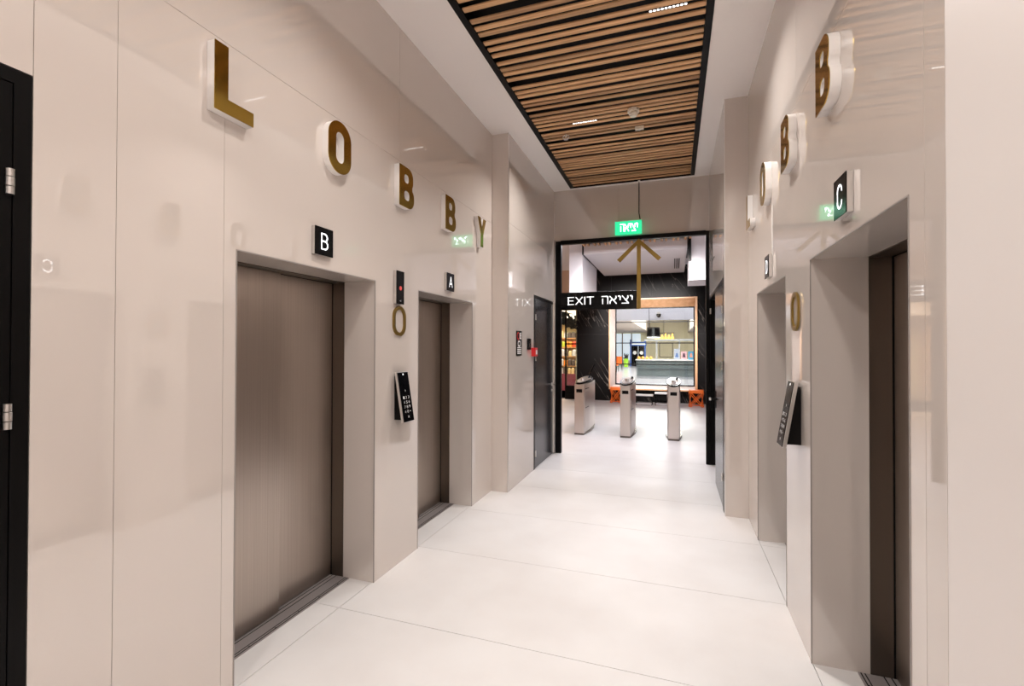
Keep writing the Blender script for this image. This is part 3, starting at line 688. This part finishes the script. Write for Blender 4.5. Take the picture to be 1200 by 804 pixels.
for iz, z in enumerate((.62, .92, 1.28, 1.62, 1.96)):
    x = -4.2; q = 0
    while x < -3.3:
        w = random.uniform(.10, .17); hh = random.uniform(.16, .27); c = random.choice((0, 1, 2) if iz == 3 else (3, 4, 5, 3, 1))
        b = MB().prism([(-w/2, -.07), (w/2, -.07), (w/2, .07), (-w/2, .07)], 0, hh*.8).prism([(-w/2, -.05), (w/2, -.05), (w/2, .05), (-w/2, .05)], hh*.8, hh, .55)
        single('shop_package', b, packs[c], '%s package, %s from the left on the %s shelf inside the shop' % (tints[c], ords[q], ('base', 'lowest', 'second', 'third', 'top')[iz]), 'package', (x+w/2, 17.36, z+.001), 'packages on the shop shelves')
        x += w + .025; q += 1
t = thing('hanging_plant', 'dark leafy garland hanging at the top of the shop window', 'plant', (-3.05, 14.62, 2.86))
lf = MB()
for i in range(170):
    u = random.uniform(-.45, .18); dz = -.12 - .62*max(0, u+.25) - random.uniform(0, .34)
    a = Vector((u, random.uniform(-.06, .06), dz)); d = Vector((random.uniform(-1, 1), random.uniform(-.6, .6), random.uniform(-1, .4))).normalized()
    e = d.cross(Vector((.1, 1, .2))).normalized()*.05; q = d*.12
    lf.add([a, a+q*.5+e, a+q, a+q*.5-e, a+q*.5+Vector((0, -.012, 0))], [(0,1,4), (1,2,4), (2,3,4), (3,0,4)])
part('foliage', lf, leaf_m, t)
part('branch', MB().tube([(-.45, 0, -.08), (-.2, 0, -.16), (.0, 0, -.2), (.16, 0, -.36)], .012, 6), leaf_m, t)

# ------------------------------------------------------------------ concourse seen through the window
struct('floor_concourse', MB().box(-12, 8, YM+.22, 50, -.05, 0), lav_floor)
struct('ceiling_concourse', MB().box(-12, -2.15, 17.3, 50, 3.0, 3.1).box(1.15, 8, 17.3, 50, 3.0, 3.1).box(-2.15, 1.15, 17.3, 50, 4.7, 4.8).box(-2.25, -2.15, 17.3, 50, 3.1, 4.7).box(1.15, 1.25, 17.3, 50, 3.1, 4.7), grey_tan)
struct('trim_4', MB().box(-6, 5, 16.9, 17.3, 2.56, 4.7).box(-6, 5, YM+.2, 16.9, 4.7, 4.8), plaster_cool)
wc = struct('wall_concourse', MB().box(-2.3, 8, 46, 46.1, 0, 4.8).box(-12, -2.3, 46, 46.1, 0, 4.8), cream_wall)
struct('wall_concourse_side', MB().box(8, 8.1, YM+.2, 50, 0, 4.8).box(-12.1, -12, YM+.2, 50, 0, 4.8), plaster_cool)
# lit shop windows along the far left side
for i in range(5):
    x = -7.2 + .85*i
    w = struct('window_%d' % (3+i), None, None, None)
    part('pane', MB().box(x+.05, x+.8, 45.6, 45.65, .4, 2.9), lit_panel, w)
    part('mullion', MB().box(x-.05, x+.05, 45.5, 45.7, 0, 3.0), grey_tan, w)
# kiosk
t = thing('kiosk_counter', 'long glass-fronted kiosk counter in the concourse behind the window', 'counter', (-.2, 25.6, 0))
part('worktop', MB().box(-1.72, 1.6, -.25, .5, .94, .99), white_gloss, t)
part('glass_front', MB().box(-1.68, 1.58, -.2, -.19, .12, .94), glass, t)
part('base', MB().box(-1.68, 1.58, -.18, .45, 0, .12), steel_light, t)
for i in range(5): part('upright', MB().box(-1.68+.81*i, -1.64+.81*i, -.19, -.15, .12, .94), steel_light, t)
part('inner_shelf', MB().box(-1.66, 1.56, -.15, .4, .5, .53), steel_light, t)
part('back_cabinet', MB().box(-1.66, 1.56, .40, .45, .12, .94), mat('counter_grey', (0.36, 0.39, 0.38), 0.4), t)
t = thing('menu_gantry', 'grey frame with menu board rising from the back of the kiosk', 'frame', (-.2, 25.93, .991))
part('post', MB().box(-.72, -.64, -.03, .04, 0, 1.0), steel_light, t)
part('post', MB().box(.42, .48, -.03, .04, 0, 1.0), steel_light, t)
part('sign_beam', MB().box(-1.3, 1.5, -.05, .06, .96, 1.06), steel_light, t)
part('menu_frame', MB().box(-.55, -.52, 0, .03, .1, .85).box(.10, .13, 0, .03, .1, .85).box(-.55, .13, 0, .03, .82, .85).box(-.55, .13, 0, .03, .1, .13), black, t)
pc = [((.45, .5, .6), (.1, .2, .45), 'blue grey'), ((.75, .45, .5), (.1, .05, .08), 'pink and black'), ((.05, .3, .5), (.7, .3, .2), 'teal')]
for i, (c1, c2, nm) in enumerate(pc):
    t = thing('counter_poster', '%s poster standing on the kiosk counter' % nm, 'poster', (.12+.34*i, 25.5, .991), 'posters on the kiosk counter')
    part('board', MB().box(-.14, .14, 0, .02, 0, .42 if i else .55), mat('poster_ground', c1, .5), t)
    part('picture', MB().prism([(-.08, -.004), (.08, -.004), (.08, 0), (-.08, 0)], .12, .33, .5), mat('poster_figure', c2, .5), t)
for i in range(6):
    b = MB().cyl((0, 0, 0), (0, 0, .09), .06, .085, 12).cyl((0, 0, .09), (0, 0, .15), .085, .03, 12)
    lab = 'small amber dish on the kiosk worktop, %s from its left end' % ords[i] if i < 4 else 'small orange dish on the kiosk worktop right of the posters, %s one' % ('left', 'right')[i-4]
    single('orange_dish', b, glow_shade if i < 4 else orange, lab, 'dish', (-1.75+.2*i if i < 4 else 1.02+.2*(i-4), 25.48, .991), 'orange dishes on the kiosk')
t = thing('blue_booth', 'blue booth with round white emblems far down the concourse', 'booth', (-2.95, 42, 0))
part('side_post', MB().box(-.68, -.56, -.2, .2, 0, 2.3), blue_m, t); part('side_post', MB().box(.52, .64, -.2, .2, 0, 2.3), blue_m, t)
part('canopy', MB().box(-.7, .68, -.3, .3, 1.75, 2.1), blue_m, t)
part('lit_header', MB().box(-.5, .6, -.33, -.3, 1.85, 2.0), lit_panel, t)
part('door_leaf', MB().box(-.55, -.02, -.05, .05, 0, 1.75), black_gloss, t); part('door_leaf', MB().box(.02, .52, -.05, .05, 0, 1.75), black_gloss, t)
part('emblem', MB().cyl((-.28, -.06, 1.15), (-.28, -.08, 1.15), .16, seg=18), print_white, t); part('emblem', MB().cyl((.28, -.06, 1.15), (.28, -.08, 1.15), .16, seg=18), print_white, t)
t = thing('planter', 'lime green planter with a dark shrub far down the concourse', 'planter', (-3.5, 37, 0))
part('pot', MB().prism([(-.13, -.13), (.13, -.13), (.13, .13), (-.13, .13)], .1, .75, 1.25), lime, t)
sh = MB()
for i in range(40):
    a = Vector((random.uniform(-.12, .12), random.uniform(-.12, .12), .75)); b = a + Vector((random.uniform(-.2, .2), random.uniform(-.2, .2), random.uniform(.15, .45)))
    sh.cyl(a, b, .03, .005, 5)
part('shrub', sh, leaf_m, t)
def chair(x, y, label, src=[None]):
    if src[0] is None:
        t = thing('cafe_chair', label, 'chair', (x, y, 0), 'orange cafe chairs in the concourse')
        part('seat', MB().box(-.24, .24, -.24, .24, .42, .47), orange, t, .01)
        part('backrest', MB().box(-.24, .24, .2, .25, .47, .95), orange, t, .01)
        for sx in (-1, 1):
            for s2 in (-1, 1): part('leg', MB().cyl((sx*.2, s2*.2, .42), (sx*.24, s2*.24, 0), .018, seg=6), black, t)
        src[0] = t
    else:
        t = copy_tree(src[0]); t['label'] = label
    t.matrix_world = Matrix.Translation((x, y, 0)) @ Matrix.Rotation(random.uniform(-.5, .5), 4, 'Z')
chair(-3.85, 35.0, 'orange cafe chair close to the lime planter')
chair(-3.75, 31.5, 'orange cafe chair farther from the lime planter, nearer the window')
chair(-4.45, 36.5, 'orange cafe chair half hidden behind the window frame')
t = thing('amber_chandelier', 'amber glowing cluster of shades above the kiosk', 'lamp', (-.55, 27.5, 2.2))
for i in range(6):
    part('shade', MB().cyl((-.45+.18*i, 0, -.16), (-.45+.18*i, 0, .05), .12, .05, 12).cyl((-.45+.18*i, 0, .05), (-.45+.18*i, 0, .12 + .08*(i % 2)), .05, .02, 12), glow_shade, t)
part('bar', MB().box(-.55, .55, -.02, .02, .2, .23), black, t)
part('rod', MB().cyl((0, 0, .23), (0, 0, 2.5), .012, seg=6), black, t)
t = thing('pendant_lamp', 'black drum pendant lamp hanging in front of the concourse', 'lamp', (-.615, 15.3, 1.90))
part('shade', MB().cyl((0, 0, .03), (0, 0, .33), .205, .185, 32), black, t)
part('diffuser', MB().cyl((0, 0, 0), (0, 0, .03), .195, .2, 32), mat('pendant_diffuser', (.9, .9, .9), .5, emit=(1, .95, .9), estr=1.0), t)
part('cable', MB().cyl((-.12, 0, .33), (-.16, 0, 2.2), .007, seg=6), black, t)
t = thing('dome_camera', 'small dark dome camera under the white concourse bulkhead', 'camera', (-.5, 16.7, 2.69))
part('bracket', MB().box(-.05, .05, 0, .2, .05, .12), plastic, t)
part('dome', MB().cyl((0, 0, .05), (0, 0, -.02), .08, .07, 16).cyl((0, 0, -.02), (0, 0, -.07), .07, .03, 16), black_gloss, t)
